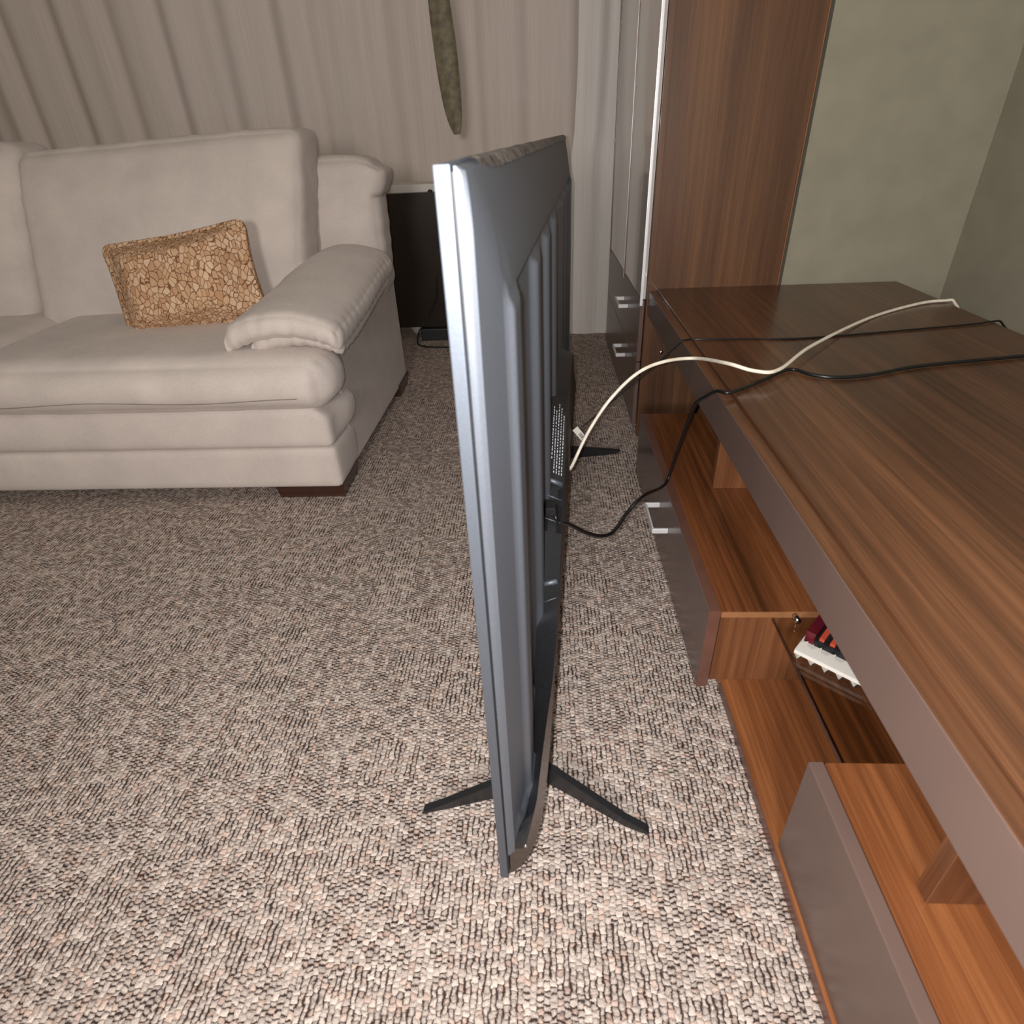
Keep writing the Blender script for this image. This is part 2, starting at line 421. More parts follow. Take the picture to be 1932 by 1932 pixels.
# ------------------------------------------------------------------ curtains
def curtain(name, x0, x1, y, z0, z1, m, folds, amp, label, cat, taper=0.0, seed=0, edge=None, dens=160, hem=0.0):
    bm = bmesh.new(); nz = 26; rows = []
    rnd = random.Random(seed)
    ph = [rnd.uniform(0, 6.28) for _ in range(4)]
    for k in range(nz+1):
        t = k/nz; z = z0+(z1-z0)*t; row = []
        a = amp*(1-taper*(1-smooth(0.0, 0.55, t)))
        for i in range(dens+1):
            s = i/dens
            xa = x0 + (edge(z) if edge else 0)
            x = xa+(x1-xa)*s
            q = s*folds*2*math.pi
            f = math.sin(q+ph[0]+0.8*math.sin(q*0.37+ph[1]))+0.45*math.sin(q*1.9+ph[2]+0.3*t)+0.25*math.sin(q*0.31+ph[3])
            row.append(bm.verts.new((x + 0.3*a*math.cos(q+ph[0]), y+a*f, z + (hem*math.sin(s*3.1) if k == 0 else 0))))
        rows.append(row)
    for k in range(nz):
        for i in range(dens): bm.faces.new((rows[k][i], rows[k][i+1], rows[k+1][i+1], rows[k+1][i]))
    o = link(name, bm, m, smooth=True)
    return tag(o, label, cat)
cu = curtain('sheer_curtain', -2.6, 0.42, 3.26, 0.03, 2.42, MAT['sheer'], 13, 0.016,
             'beige sheer curtain in soft folds across the window behind the sofa', 'curtain', seed=3, dens=420)
bm = bmesh.new(); add_tube(bm, [(-2.6, 3.20, 2.435), (0.45, 3.20, 2.435)], 0.012)
tag(link('curtain_rail', bm, MAT['white'], smooth=True), 'white rail carrying the sheer curtain just under the ceiling', 'curtain rail')
dr = curtain('drape', 0.142, 0.64, 2.96, 0.0, 2.42, MAT['drape'], 3.0, 0.014,
             'pale thick drape hanging to the carpet beside the tall cabinet', 'curtain', taper=0.75, seed=11, dens=120, hem=-0.0,
             edge=lambda z: 0.012*smooth(0.80, 1.1, z)-0.012*(1-smooth(0.74, 0.80, z)))

# ------------------------------------------------------------------ hanging plant
pl = thing('hanging_plant', 'long drooping olive leaf of a plant hanging in front of the sheer curtain', 'plant', (-0.37, 3.02, 1.52))
bm = bmesh.new(); add_lathe(bm, [(0.050, 0), (0.058, 0.01), (0.074, 0.10), (0.080, 0.105), (0.080, 0.125), (0.070, 0.125), (0.066, 0.10)])
link('pot', bm, MAT['pot'], pl, True)
bm = bmesh.new()
for k in range(3):
    an = k*2.094+0.5
    add_tube(bm, [(0.078*math.cos(an), 0.078*math.sin(an), 0.115), (0, 0, 0.50)], 0.0012, 6)
add_tube(bm, [(0, 0, 0.495), (0, 0, ZC-1.52)], 0.0015, 6)
link('hanger', bm, MAT['seam'], pl)
def leaf_bm(path, width, blade=0.45):
    bm = bmesh.new(); P = catmull(path, 6); rows = []
    for i, p in enumerate(P):
        s = i/(len(P)-1); sb = max(0.0, (s-blade)/(1-blade)); wd = width*(math.sin(math.pi*min(1, sb**0.8*0.95+0.03))**0.5 if sb > 0 else 0)+0.002
        t = (P[min(i+1, len(P)-1)]-P[max(0, i-1)]).normalized(); a = t.cross(Vector((0, 1, 0.02))).normalized()
        nrm = a.cross(t)
        rows.append([bm.verts.new(p+a*wd*c+nrm*(abs(c)-0.5)*wd*0.2) for c in (-1, -0.5, 0, 0.5, 1)])
    for i in range(len(rows)-1):
        for k in range(4): bm.faces.new((rows[i][k], rows[i][k+1], rows[i+1][k+1], rows[i+1][k]))
    g = bmesh.ops.solidify(bm, geom=bm.faces[:], thickness=0.0015)
    return bm
for path, wd in (([(0, -.03, .11), (-0.002, -.10, .15), (-.004, -.125, .05), (-.010, -.125, -.16), (0.002, -.115, -.38), (.012, -.10, -.56), (.022, -.09, -.672)], .042),
                 ([(-.03, 0, .11), (-.10, -.02, .19), (-.16, -.03, .08), (-.18, -.03, -.12)], .018),
                 ([(.03, 0, .11), (.09, .0, .20), (.16, -.02, .12), (.19, -.03, -.06)], .018),
                 ([(0, .02, .11), (-.02, .05, .24), (-.05, .08, .22), (-.07, .09, .10)], .018)):
    link('leaf', leaf_bm(path, wd), MAT['leaf'], pl, True)

# ------------------------------------------------------------------ white cabinet and dark screen in the corner
wc = thing('white_cabinet', 'low white cabinet standing behind the dark screen by the curtain', 'cabinet', (-0.33, 3.08, 0))
box('body', (-.335, -.07, .045), (.42, .09, .615), MAT['white'], wc, 0.004)
box('top_board', (-.34, -.078, .620), (.425, .095, .668), MAT['white'], wc, 0.006)
for px_ in (-.31, .37):
    bm = bmesh.new(); add_lathe(bm, [(0.012, 0), (0.020, 0.004), (0.030, 0.030), (0.036, 0.052)], 20, (px_, -0.035))
    link('foot', bm, MAT['white'], wc, True)
sc = thing('floor_screen', 'dark brown flat screen standing on the carpet between sofa and television', 'television', (-0.40, 2.95, 0))
box('panel', (-.42, -.012, .058), (.40, .028, .640), MAT['darkpanel'], sc, 0.003)
box('base_box', (-.193, -.045, 0), (.19, .035, .056), MAT['tvblack'], sc, 0.003)
bm = bmesh.new(); add_lathe(bm, [(0.011, 0.636), (0.011, 0.642), (0.008, 0.6475), (0.003, 0.649)], 16, (-.089, 0.005))
link('sensor_knob', bm, MAT['tvblack'], sc, True)
bm = bmesh.new()
pts = [(-.49, 2.933, .30), (-.505, 2.930, .20), (-.545, 2.925, .12), (-.60, 2.91, .05), (-.613, 2.90, .006), (-.60, 2.84, .004), (-.56, 2.80, .004), (-.48, 2.785, .004), (-.36, 2.775, .004), (-.20, 2.80, .004)]
add_tube(bm, catmull(pts, 8), 0.0035, 8)
tag(link('power_cable', bm, MAT['black_cable'], smooth=True), 'thin black cord looping over the carpet in front of the dark floor screen', 'cable')

# ------------------------------------------------------------------ sofa
SX, SY = -0.555, 1.40       # right side plane, front plane
SL = -2.62                  # left end (out of the picture)
sf = thing('sofa', 'light grey fabric sofa with pillow arm and dark wooden legs, by the curtain', 'sofa', (-1.55, 1.85, 0))
o0 = Vector((-1.55, 1.85, 0))
def S(bm, name, c, m=None, rot=None): return link(name, bm, m or MAT['sofa'], sf, True, Vector(c)-o0, rot)
FW = SX-SL; fc = (SX+SL)/2
# base panel at the front, its right end sweeping back
def d_base(p, u, v, w_):
    if u > 0.9: pass
    return p
S(soft_bm((FW, 0.20, 0.122), (60, 12, 8), 0.016, (0.004, 0.004, 0), 0.001), 'base_panel', (fc, SY+0.105, 0.101))
def d_mid(p, u, v, w_):
    # right end bulges in the middle and pinches towards the cushion above
    if p.x > FW/2-0.10: p.x += 0.022*max(0, 1-(p.z/0.06)**2)*smooth(-0.06, 0.05, p.y) - 0.030*smooth(0.02, 0.062, p.z)
    return p
S(soft_bm((FW, 0.20, 0.118), (60, 14, 12), 0.022, (0.0, 0.010, 0.0), 0.0015, d_mid), 'front_rail', (fc, SY+0.100, 0.2205))
# side panel and lower body
bm = bmesh.new()
side = [(1.565, 0.040), (2.335, 0.028), (2.335, 0.66), (2.295, 0.68), (2.245, 0.56), (2.215, 0.44), (1.95, 0.405), (1.60, 0.375), (1.545, 0.34), (1.535, 0.30), (1.562, 0.20), (1.548, 0.13)]
add_prism(bm, [(y-o0.y, z) for y, z in side], 0, SX-0.10-o0.x, SX-o0.x)
bmesh.ops.bevel(bm, geom=[e for e in bm.edges], offset=0.012, segments=3, profile=0.6, affect='EDGES')
link('side_panel', bm, MAT['sofa'], sf, False)
box('body', Vector((SL+0.02, 1.50, 0.05))-o0, Vector((SX-0.09, 2.31, 0.29))-o0, MAT['sofa'], sf, 0.02, 3)
# seat cushions
def pucker(amp, n, edge):
    def f(p, u, v, w_):
        k = smooth(edge, 1.0, abs(u))*(1-abs(w_)**4)
        p.z += amp*k*math.sin(v*n+2*w_)
        return p
    return f
def d_seat(p, u, v, w_):
    k = smooth(0.90, 1.0, u)
    p.z += 0.0035*k*math.sin(p.y*150+1)*(w_ > -0.5)
    if u > 0: p.x -= 0.075*smooth(-0.30, -0.10, p.y)*smooth(0.7, 1.0, u)
    p.x -= 0.05*smooth(-0.30, -0.54, p.y)*smooth(0.86, 1.0, u)       # front corner rounds back
    return p
cw = 0.985
c1 = S(soft_bm((cw, 0.80, 0.140), (60, 44, 14), 0.066, (0.012, 0.018, 0.012), 0.0035, d_seat, seed=1), 'seat_cushion', (-0.520-cw/2, SY-0.035+0.40, 0.342))
c2 = S(soft_bm((cw, 0.80, 0.140), (40, 30, 12), 0.066, (0.012, 0.018, 0.012), 0.0035, None, seed=4), 'seat_cushion', (-0.525-cw*1.5, SY-0.035+0.40, 0.342))
bm = bmesh.new()                                                       # front seam of the near cushion
add_tube(bm, catmull([Vector((-1.50+ (0.90)*i/16, SY-0.0515-0.001*math.sin(i), 0.318-0.004*math.sin(i*0.7)))-o0 for i in range(17)], 3), 0.0009, 6)
link('seat_seam', bm, MAT['seam'], sf, True)
# back frame wing with a rolled-out top corner
def d_wing(p, u, v, w_):
    top = smooth(0.22, 0.40, p.z+0.18)
    if u > 0:
        p.x += 0.036*smooth(0.38, 0.86, w_)*smooth(0.0, 1.0, u) - 0.026*smooth(0.84, 1.0, w_)*smooth(0.5, 1, u)
    p.y += 0.06*(w_*0.5+0.5)*0.6
    p.z -= 0.012*smooth(0.6, 1.0, abs(u))*(w_ > 0.5)
    p.x += 0.0012*smooth(0.75, 1.0, u)*math.sin(p.z*110)
    return p
S(soft_bm((0.44, 0.17, 0.42), (28, 14, 40), 0.045, (0.006, 0.02, 0.006), 0.003, d_wing, seed=8), 'back_frame', (-0.752, 2.205, 0.592))
S(soft_bm((1.60, 0.17, 0.42), (24, 10, 24), 0.045, (0.006, 0.02, 0.006), 0.003, None, seed=9), 'back_frame', (-1.78, 2.225, 0.592))
# back cushions
def d_back(p, u, v, w_):
    lean = (w_*0.5+0.5)
    p.y += 0.17*lean
    p.z -= 0.045*smooth(1.1, -1.0, u)*smooth(0.3, 1, w_)              # top edge falls away to the left
    k = smooth(0.86, 1.0, abs(u))
    p.x += 0.0014*k*math.sin(p.z*95+1.0+2*math.sin(p.z*17))
    p.x += 0.022*u*w_ if u > 0 else 0
    return p
bw = 0.86
S(soft_bm((bw, 0.20, 0.525), (48, 16, 40), 0.042, (0.006, 0.045, 0.003), 0.0035, d_back, seed=2), 'back_cushion', (-0.722-bw/2, 1.945, 0.632), rot=(0, math.radians(1.2), 0))
S(soft_bm((bw, 0.20, 0.505), (30, 12, 24), 0.060, (0.006, 0.045, 0.006), 0.004, d_back, seed=5), 'back_cushion', (-0.735-bw*1.5, 1.955, 0.632))
# pillow arm: two soft layers arched over the side panel, drooping on to the seat in front
def arm_deform(rise, arch, drop):
    def f(p, u, v, w_):
        s = v*0.5+0.5
        p.z += arch*(1-u*u)                                            # arched cross-section
        p.z += rise*smooth(0.15, 1.0, s)                                    # climbs to the back
        p.z -= drop*smooth(0.25, 0.0, s)
        p.x += 0.035*s*s*max(0.0, -u)
        kk = smooth(0.80, 1.0, abs(v))*(v < 0)
        p.z += 0.0016*kk*math.sin(u*26+2*math.sin(u*9)); p.y += 0.0028*kk*math.sin(u*34+1.5*math.sin(u*11))
        k2 = smooth(0.84, 1.0, abs(u)); p.z += 0.0030*k2*math.sin(p.y*140)
        return p
    return f
S(soft_bm((0.300, 0.68, 0.062), (34, 54, 10), 0.030, (0.0, 0.006, 0.008), 0.003, arm_deform(0.050, .040, .006), seed=6), 'arm_pad', (-0.643, 1.770, 0.440))
S(soft_bm((0.235, 0.60, 0.05), (26, 40, 8), 0.024, (0.0, 0.004, 0.004), 0.002, arm_deform(0.045, .030, .0), seed=7), 'arm_cushion', (-0.617, 1.752, 0.412))
# legs
for lx, ly in ((-0.655, 1.475), (-0.645, 2.225), (-2.52, 1.475), (-2.52, 2.225)):
    bm = bmesh.new()
    b0 = [(-.092, -.048), (.092, -.048), (.092, .09), (-.092, .09)]; sc_ = 1.08
    A = [bm.verts.new((x, y, 0)) for x, y in b0]; B = [bm.verts.new((x*sc_, y*1.12, .046)) for x, y in b0]
    bm.faces.new(A[::-1]); bm.faces.new(B)
    for i in range(4): bm.faces.new((A[i], A[(i+1) % 4], B[(i+1) % 4], B[i]))
    link('leg', bm, MAT['leg'], sf, False, Vector((lx, ly, 0))-o0)

# throw pillow leaning on the back cushion
def d_pil(p, u, v, w_):
    e = max(abs(u), abs(w_))
    p.y *= (1-0.80*smooth(0.55, 1.0, e))
    k = 1+0.05*(abs(u)*abs(w_))**2
    p.x *= k; p.z *= k
    return p
bm = soft_bm((0.40, 0.13, 0.262), (30, 8, 24), 0.03, (0, 0.02, 0), 0.003, d_pil, seed=12)
tp = link('throw_pillow', bm, MAT['nuts'], None, True, (-1.004, 1.735, 0.522), (math.radians(-18), math.radians(-7.5), math.radians(4)))
tag(tp, 'small brown nut-print cushion leaning on the back of the grey sofa', 'cushion')

# ------------------------------------------------------------------ tall cabinet
tc_ = thing('tall_cabinet', 'tall walnut cabinet with grey glass doors over dark drawers', 'cabinet', (0.48, 2.26, 0))
t0 = Vector((0.48, 2.26, 0))
TX, TY0, TY1, TXB = 0.297, 1.785, 2.745, 0.658
def TB(name, lo, hi, m, bev=0.001, par=None): return box(name, Vector(lo)-t0, Vector(hi)-t0, m, par or tc_, bev, 1)
TB('side_panel', (TX, TY0, 0), (TXB-0.003, TY0+0.020, 2.05), MAT['walnut_z'])
TB('front_post', (TX, TY0-0.0012, 0), (TX+0.014, TY0-0.0002, 2.05), MAT['walnut_z'], 0.0003)
TB('edge_band', (TXB-0.003, TY0, 0), (TXB, TY0+0.020, 2.05), MAT['edge'], 0.0005)
TB('side_panel', (TX, TY1-0.02, 0), (TXB, TY1, 2.05), MAT['walnut_z'])
TB('back_panel', (TXB-0.012, TY0+0.02, 0.02), (TXB-0.004, TY1-0.02, 2.03), MAT['walnut_z'])
TB('top_board', (TX, TY0+0.02, 2.03), (TXB-0.012, TY1-0.02, 2.05), MAT['walnut_y_lit'])
TB('plinth', (TX+0.012, TY0+0.02, 0), (TX+0.03, TY1-0.02, 0.028), MAT['lacquer'])
for z in (0.028, 0.405, 0.90, 1.40):
    TB('shelf', (TX+0.004, TY0+0.02, z), (TXB-0.012, TY1-0.02, z+0.018), MAT['walnut_y_lit'])
YS = 2.205
for a, b in ((TY0+0.016, YS-0.003), (YS+0.003, TY1-0.055)):
    d = TB('glass_door', (TX-0.014, a, 0.426), (TX-0.001, b, 2.03), MAT['doorglass'], 0.0008)
    box('alu_strip', Vector((TX-0.0165, a-0.002, 0.408))-t0, Vector((TX-0.0085, a+0.004, 2.03))-t0, MAT['alu'], d, 0.001)
    box('alu_strip', Vector((TX-0.016, b-0.004, 0.410))-t0, Vector((TX-0.001, b+0.002, 2.03))-t0, MAT['trim'], d, 0.0005)
TB('frame_post', (TX-0.012, TY1-0.05, 0.03), (TX-0.001, TY1, 2.05), MAT['lacquer'], 0.001)
def handle(parent, o, x, y0, y1, z, out=0.034):
    """flat bracket handle: two posts and a bar, standing off the drawer front towards -x"""
    bm = bmesh.new()
    for y in (y0, y1): add_box(bm, (x-out, y, z-0.006), (x, y+0.005, z+0.006), 0.0008, 1)
    add_box(bm, (x-out, y0+0.005, z-0.006), (x-out+0.004, y1, z+0.006), 0.0008, 1)
    for v in bm.verts: v.co -= o
    return link('handle', bm, MAT['alu'], parent)
for z0, z1, hz in ((0.032, 0.237, 0.180), (0.240, 0.422, 0.345)):
    d = TB('drawer', (TX-0.014, TY0+0.022, z0), (TX-0.001, TY1-0.052, z1), MAT['lacquer'], 0.0015)
    handle(d, t0, TX-0.014, 2.060, 2.168, hz, 0.032)

# ------------------------------------------------------------------ media unit
mu = thing('media_unit', 'low walnut media unit with raised shelf, dark drawer fronts and glass shelf', 'tv bench', (0.6, 0.7, 0))
m0 = Vector((0.6, 0.7, 0))
def MB_(name, lo, hi, m, bev=0.001, par=None): return box(name, Vector(lo)-m0, Vector(hi)-m0, m, par or mu, bev, 1)
BX0, BX1, BY0, BY1, BZ = 0.283, 0.98, 0.743, 1.545, 0.181
# lower box
MB_('box_top', (BX0, BY0, BZ-0.012), (BX1, BY1, BZ), MAT['walnut_y_lit'], 0.0006)
MB_('box_end_panel', (BX0+0.002, BY0+0.003, 0.0202), (BX1, BY0+0.0195, BZ-0.0122), MAT['walnut_end'], 0.0005)
MB_('edge_band', (BX0+0.001, BY0-0.0006, BZ-0.0118), (BX1, BY0+0.0, BZ-0.0006), MAT['edge'], 0.0)
MB_('box_end_panel', (BX0+0.002, BY1-0.02, 0.0), (BX1, BY1-0.002, BZ-0.0122), MAT['walnut_end'], 0.0005)
MB_('box_floor', (BX0+0.002, BY0+0.0205, 0.012), (BX1, BY1-0.0205, 0.03), MAT['walnut_y_lit'], 0.0005)
fr_ = MB_('drawer_front', (0.264, BY0+0.0015, 0.006), (0.2825, BY1, BZ-0.0005), MAT['lacquer'], 0.0015)
box('front_trim', Vector((0.2637, BY0, 0.006))-m0, Vector((0.2826, BY0+0.0012, BZ))-m0, MAT['trim'], fr_)
bmt = bmesh.new(); add_box(bmt, Vector((0.2662, BY0+0.001, BZ-0.0004))-m0, Vector((0.2826, BY1, BZ+0.0006))-m0)
link('front_trim', bmt, MAT['trim'], fr_)
handle(fr_, m0, 0.264, 1.078, 1.184, 0.110, 0.034)
# base board with the next box on it
MB_('base_board', (0.305, -0.55, 0.0), (BX1, BY0+0.0195, 0.020), MAT['walnut_y_lit'], 0.0008)
MB_('edge_band', (0.3035, -0.55, 0.001), (0.305, BY0-0.001, 0.0192), MAT['trim'], 0.0)
f2 = MB_('drawer_front', (0.309, -0.54, 0.0206), (0.327, 0.455, 0.205), MAT['lacquer'], 0.0015)
MB_('box_end_panel', (0.3275, 0.434, 0.0206), (BX1, 0.452, 0.192), MAT['walnut_end'], 0.0005)
MB_('box_top', (0.3275, -0.54, 0.1925), (BX1, 0.453, 0.205), MAT['walnut_y_lit'], 0.0006)
# divider boards and raised shelf
MB_('divider', (0.362, 1.135, BZ+0.0006), (BX1, 1.153, 0.4375), MAT['walnut_end'], 0.0006)
MB_('divider', (0.362, 0.30, 0.2056), (BX1, 0.318, 0.4375), MAT['walnut_end'], 0.0006)
MB_('shelf_top', (0.323, -0.55, 0.438), (BX1, 1.7835, 0.458), MAT['walnut_y_dim'], 0.0012)
fa = MB_('shelf_fascia', (0.300, -0.55, 0.389), (0.3015, 1.7835, 0.4525), MAT['lacquer'], 0.0)
MB_('shelf_front_board', (0.3016, -0.55, 0.389), (0.3226, 1.7835, 0.4525), MAT['walnut_y_dim'], 0.0006)
MB_('shelf_back_panel', (BX1-0.012, -0.55, BZ+0.001), (BX1, 1.7835, 0.4375), MAT['walnut_y_lit'], 0.0006)
# glass shelf in the bay next to the box
gs = MB_('glass_shelf', (0.367, 0.4525, 0.164), (BX1-0.02, 0.7425, 0.169), MAT['shelfglass'], 0.0006)
box('glass_edge', Vector((0.3655, 0.4527, 0.1641))-m0, Vector((0.3669, 0.7423, 0.1689))-m0, MAT['leg'], gs)
for gx in (0.40, 0.90):
    bm = bmesh.new(); add_tube(bm, [Vector((gx, 0.7425, 0.1742))-m0, Vector((gx, 0.727, 0.1742))-m0], [0.0048, 0.0048], 14)
    link('shelf_peg', bm, MAT['steel'], gs, True)
for sx_, sz_ in ((0.345, 0.352), (0.352, 0.275)):
    bm = bmesh.new(); r_ = bmesh.ops.create_uvsphere(bm, u_segments=12, v_segments=8, radius=0.006)
    for v in bm.verts: v.co = Vector((v.co.x, v.co.y*0.5, v.co.z)) + Vector((sx_, TY0-0.0008, sz_)) - t0
    link('screw_cap', bm, MAT['steel'], tc_, True)

# ornament on the glass shelf: maroon box with striped front on a white toothed base
orn = thing('ornament_box', 'maroon box with red stripes on a white toothed base on the glass shelf', 'ornament', (0.3715, 0.664, 0.1692), math.radians(-42))
def toothed(n, L, D, h0, h1):
    bm = bmesh.new(); poly = [(0, 0.0)]
    pitch = L/n
    pts_ = []
    for i in range(n):
        x0_ = i*pitch
        pts_ += [(x0_, -D), (x0_+pitch*0.42, -D-0.010), (x0_+pitch*0.55, -D), (x0_+pitch, -D+0.002)]
    poly = [(0, 0.05)] + pts_ + [(L, 0.05)]
    A = [bm.verts.new((x, y, h0)) for x, y in poly]; B = [bm.verts.new((x, y, h1)) for x, y in poly]
    bm.faces.new(A[::-1]); bm.faces.new(B)
    for i in range(len(poly)): bm.faces.new((A[i], A[(i+1) % len(poly)], B[(i+1) % len(poly)], B[i]))
    return bm
link('base', toothed(8, 0.16, 0.006, 0.0002, 0.008), MAT['white'], orn, False, (0.0, 0.008, 0))
tb = toothed(8, 0.16, 0.002, 0.0084, 0.0150)
for v in tb.verts: v.co.y = -v.co.y*(0.35 if v.co.y > 0 else 1.0)
link('upper_rim', tb, MAT['white'], orn, False, (0.002, 0.010, 0))
box('side_wall', (0.003, 0.026, 0.0084), (0.017, 0.100, 0.030), MAT['maroon'], orn, 0.001)
box('tray', (0.0175, 0.026, 0.0084), (0.150, 0.098, 0.018), MAT['tvblack'], orn, 0.001)
for i in range(8):
    box('stripe', (0.022+i*0.0155, 0.030, 0.0184), (0.029+i*0.0155, 0.094, 0.024), MAT['grey' if i % 3 == 2 else 'red'], orn)

# ------------------------------------------------------------------ television
PHI, TVL, TVH = 0.0747358, 1.396, 0.7859
B0 = Vector((-0.062038, 0.391710, 0.049746))
tv = thing('television', 'large dark grey flat television seen from its end, standing on the carpet', 'television',
           (B0.x, B0.y, 0.0), -PHI)
# local frame: x = w (towards the back of the set), y = u (along the set), z
Z0 = B0.z; Z1 = Z0+TVH
box('screen', (-0.0012, 0.006, Z0+0.010), (0.0035, TVL-0.006, Z1-0.006), MAT['screen'], tv, 0.0005)
bm = bmesh.new()
for lo, hi in (((0, 0, Z0), (0.0098, 0.0055, Z1)), ((0, TVL-.0055, Z0), (0.0098, TVL, Z1)), ((0, .0055, Z1-.0055), (0.0098, TVL-.0055, Z1)), ((0, .0055, Z0), (0.0098, TVL-.0055, Z0+.0095))):
    add_box(bm, lo, hi, 0.0008, 2)
link('bezel', bm, MAT['bezel'], tv)
box('mid_frame', (0.0099, 0.004, Z0+0.004), (0.0119, TVL-0.004, Z1-0.004), MAT['tvblack'], tv, 0.0)

def ztop(u):
    """height of the housing's slanted wall at the back edge"""
    a = min(u, TVL-u)
    return interp([(0.004, 0.108), (0.008, 0.130), (0.012, 0.142), (0.02, 0.162), (0.04, 0.182), (0.06, 0.197), (0.10, 0.217), (0.20, 0.264), (0.38, 0.350), (0.53, 0.446), (0.56, 0.460), (0.60, 0.467), (0.70, 0.469)], a)
def zin(u):
    """the same where the wall meets the back shell"""
    a = min(u, TVL-u)
    return ztop(u)+interp([(0.004, -0.004), (0.03, -0.045), (0.06, -0.055), (0.10, -0.052), (0.38, 0.012), (0.7, 0.014)], a)
WB = [(0.0530, 0.0125), (0.060, 0.0185), (0.075, 0.0275), (0.095, 0.0360), (0.125, 0.0455), (0.160, 0.0535), (0.200, 0.0585), (0.250, 0.0610), (0.50, 0.0612)]
def shell_w(u, z):
    """thickness of the back shell over the elevation: border band, rounded lip, groove, upright ribs"""
    a = min(u, TVL-u); b = Z1-z
    def smin(p, q, k):
        h = max(k-abs(p-q), 0.0)/k
        return min(p, q)-h*h*k*0.25
    lip = 0.0072*smooth(0.066, 0.092, b)                                  # lip along the short ends, dying out at the top
    wa = interp([(0, 0.0140), (0.0010, 0.0150), (0.0036, 0.0205), (0.048, 0.0312), (0.2, 0.0312)], a)
    wa += max(lip*interp([(0.047, 0.0), (0.050, 0.25), (0.0545, 0.9), (0.058, 1.0), (0.2, 1.0)], a), 0.0045*smooth(0.048, 0.085, a))
    wb = interp([(0, 0.0140), (0.0025, 0.0190), (0.010, 0.0210), (0.070, 0.0335), (0.080, 0.0352), (0.2, 0.0352)], b)
    if b >= 0.0835: wb += smooth(0.0835, 0.10, b)*0.01
    wo = smin(wa, wb, 0.007)
    da, db = a-0.090, b-0.087
    inner = smin(da, db*0.9, 0.03)
    if inner > 0:
        k = smooth(0.0, 0.010, inner)
        t = ((a-0.232) % 0.163)/0.163
        prof = interp([(0, 0.0), (0.03, 0.15), (0.085, 0.92), (0.12, 1.0), (0.30, 0.9), (0.97, 0.0), (1.0, 0.0)], t)
        if a < 0.232: prof = 0.0
        wo = 0.0305 + k*0.0095*prof
    else:
        wo = 0.0305+(wo-0.0305)*smooth(0.0, -0.0035, inner) if inner > -0.0035 else wo
    # lower corner: a rounded lip follows the housing
    c = z-zin(u)
    if a < 0.16:
        lipc = 0.004*interp([(0.0, 0.0), (0.006, 0.9), (0.014, 1.0), (0.022, 0.7), (0.032, 0.0)], c)*smooth(0.004, 0.03, a)
        wo = wo+lipc
        wo = min(wo, 0.0125+max(0.0, c+0.002)*2.2)
    return wo
us = []
u = 0.0
while u < TVL/2:
    us.append(u); u += 0.0012 if u < 0.10 else (0.0025 if u < 0.45 else 0.0045)
us = us + [TVL/2] + [TVL-x for x in us[::-1]]
zs = [Z1-0.0 - i*0.0035 for i in range(36)]; zz = zs[-1]
while zz > Z0+0.052: zz -= 0.012 if zz > Z0+0.20 else 0.003; zs.append(zz)
bm = bmesh.new(); grid = []
for z in zs:
    grid.append([bm.verts.new((shell_w(u_, z), min(TVL-0.0012, max(0.0012, u_)), min(z, Z1-0.001))) for u_ in us])
for i in range(len(zs)-1):
    for j in range(len(us)-1): bm.faces.new((grid[i][j], grid[i][j+1], grid[i+1][j+1], grid[i+1][j]))
# close towards the frame
rim = [grid[0][j] for j in range(len(us))]
def skirt(vs__):
    q = [bm.verts.new((0.0120, v.co.y, v.co.z)) for v in vs__]
    for i in range(len(q)-1): bm.faces.new((vs__[i], vs__[i+1], q[i+1], q[i]))
skirt(rim); skirt([g[0] for g in grid]); skirt([g[-1] for g in grid])
bs = link('back_shell', bm, MAT['tvgrey'], tv, True)
md = bs.modifiers.new('edges', 'EDGE_SPLIT'); md.split_angle = math.radians(38)

# rear housing with slanted ends
bm = bmesh.new(); cols = []
hu = [0.005, 0.008, 0.014, 0.022, 0.032, 0.045, 0.06, 0.08, 0.10, 0.13, 0.16, 0.20, 0.25, 0.30, 0.355, 0.3551, 0.425, 0.4251, 0.50, 0.53, 0.545, 0.56, 0.58, 0.60, 0.64, TVL/2]
hu = hu + [TVL-x for x in hu[:-1][::-1]]
NB = 14
for u_ in hu:
    zt = ztop(u_); a = min(u_, TVL-u_)
    rec = 0.0 if not (0.355 < u_ < 0.4252) else 0.010
    col = []
    for k in range(NB+1):
        z = 0.053+(zt-0.004-0.053)*(k/NB)**1.0
        col.append(bm.verts.new((interp(WB, z), u_, z)))
    wtop = interp(WB, zt)
    winn = min(0.029, max(0.0130, 0.0130+(a-0.004)*0.55))
    zi = zin(u_)
    s1 = 0.04+0.30*(1-smooth(0.03, 0.20, a))
    for q_, dz in ((0.0, 0.0), (0.3, -rec), (0.7, -rec), (1.0, 0.0)):
        s_ = s1+(1-s1)*q_
        col.append(bm.verts.new((wtop+(winn-wtop)*s_, u_, zt+(zi-zt)*q_+dz)))
    cols.append(col)
for i in range(len(cols)-1):
    for k in range(len(cols[0])-1):
        f = bm.faces.new((cols[i][k], cols[i+1][k], cols[i+1][k+1], cols[i][k+1]))
        f.material_index = 0 if k < NB+1 else 1
for c in (cols[0], cols[-1]):
    f_ = bm.faces.new(c)
rh = link('rear_housing', bm, [MAT['tvbrown'], MAT['tvblack']], tv, True)
md = rh.modifiers.new('edges', 'EDGE_SPLIT'); md.split_angle = math.radians(28)

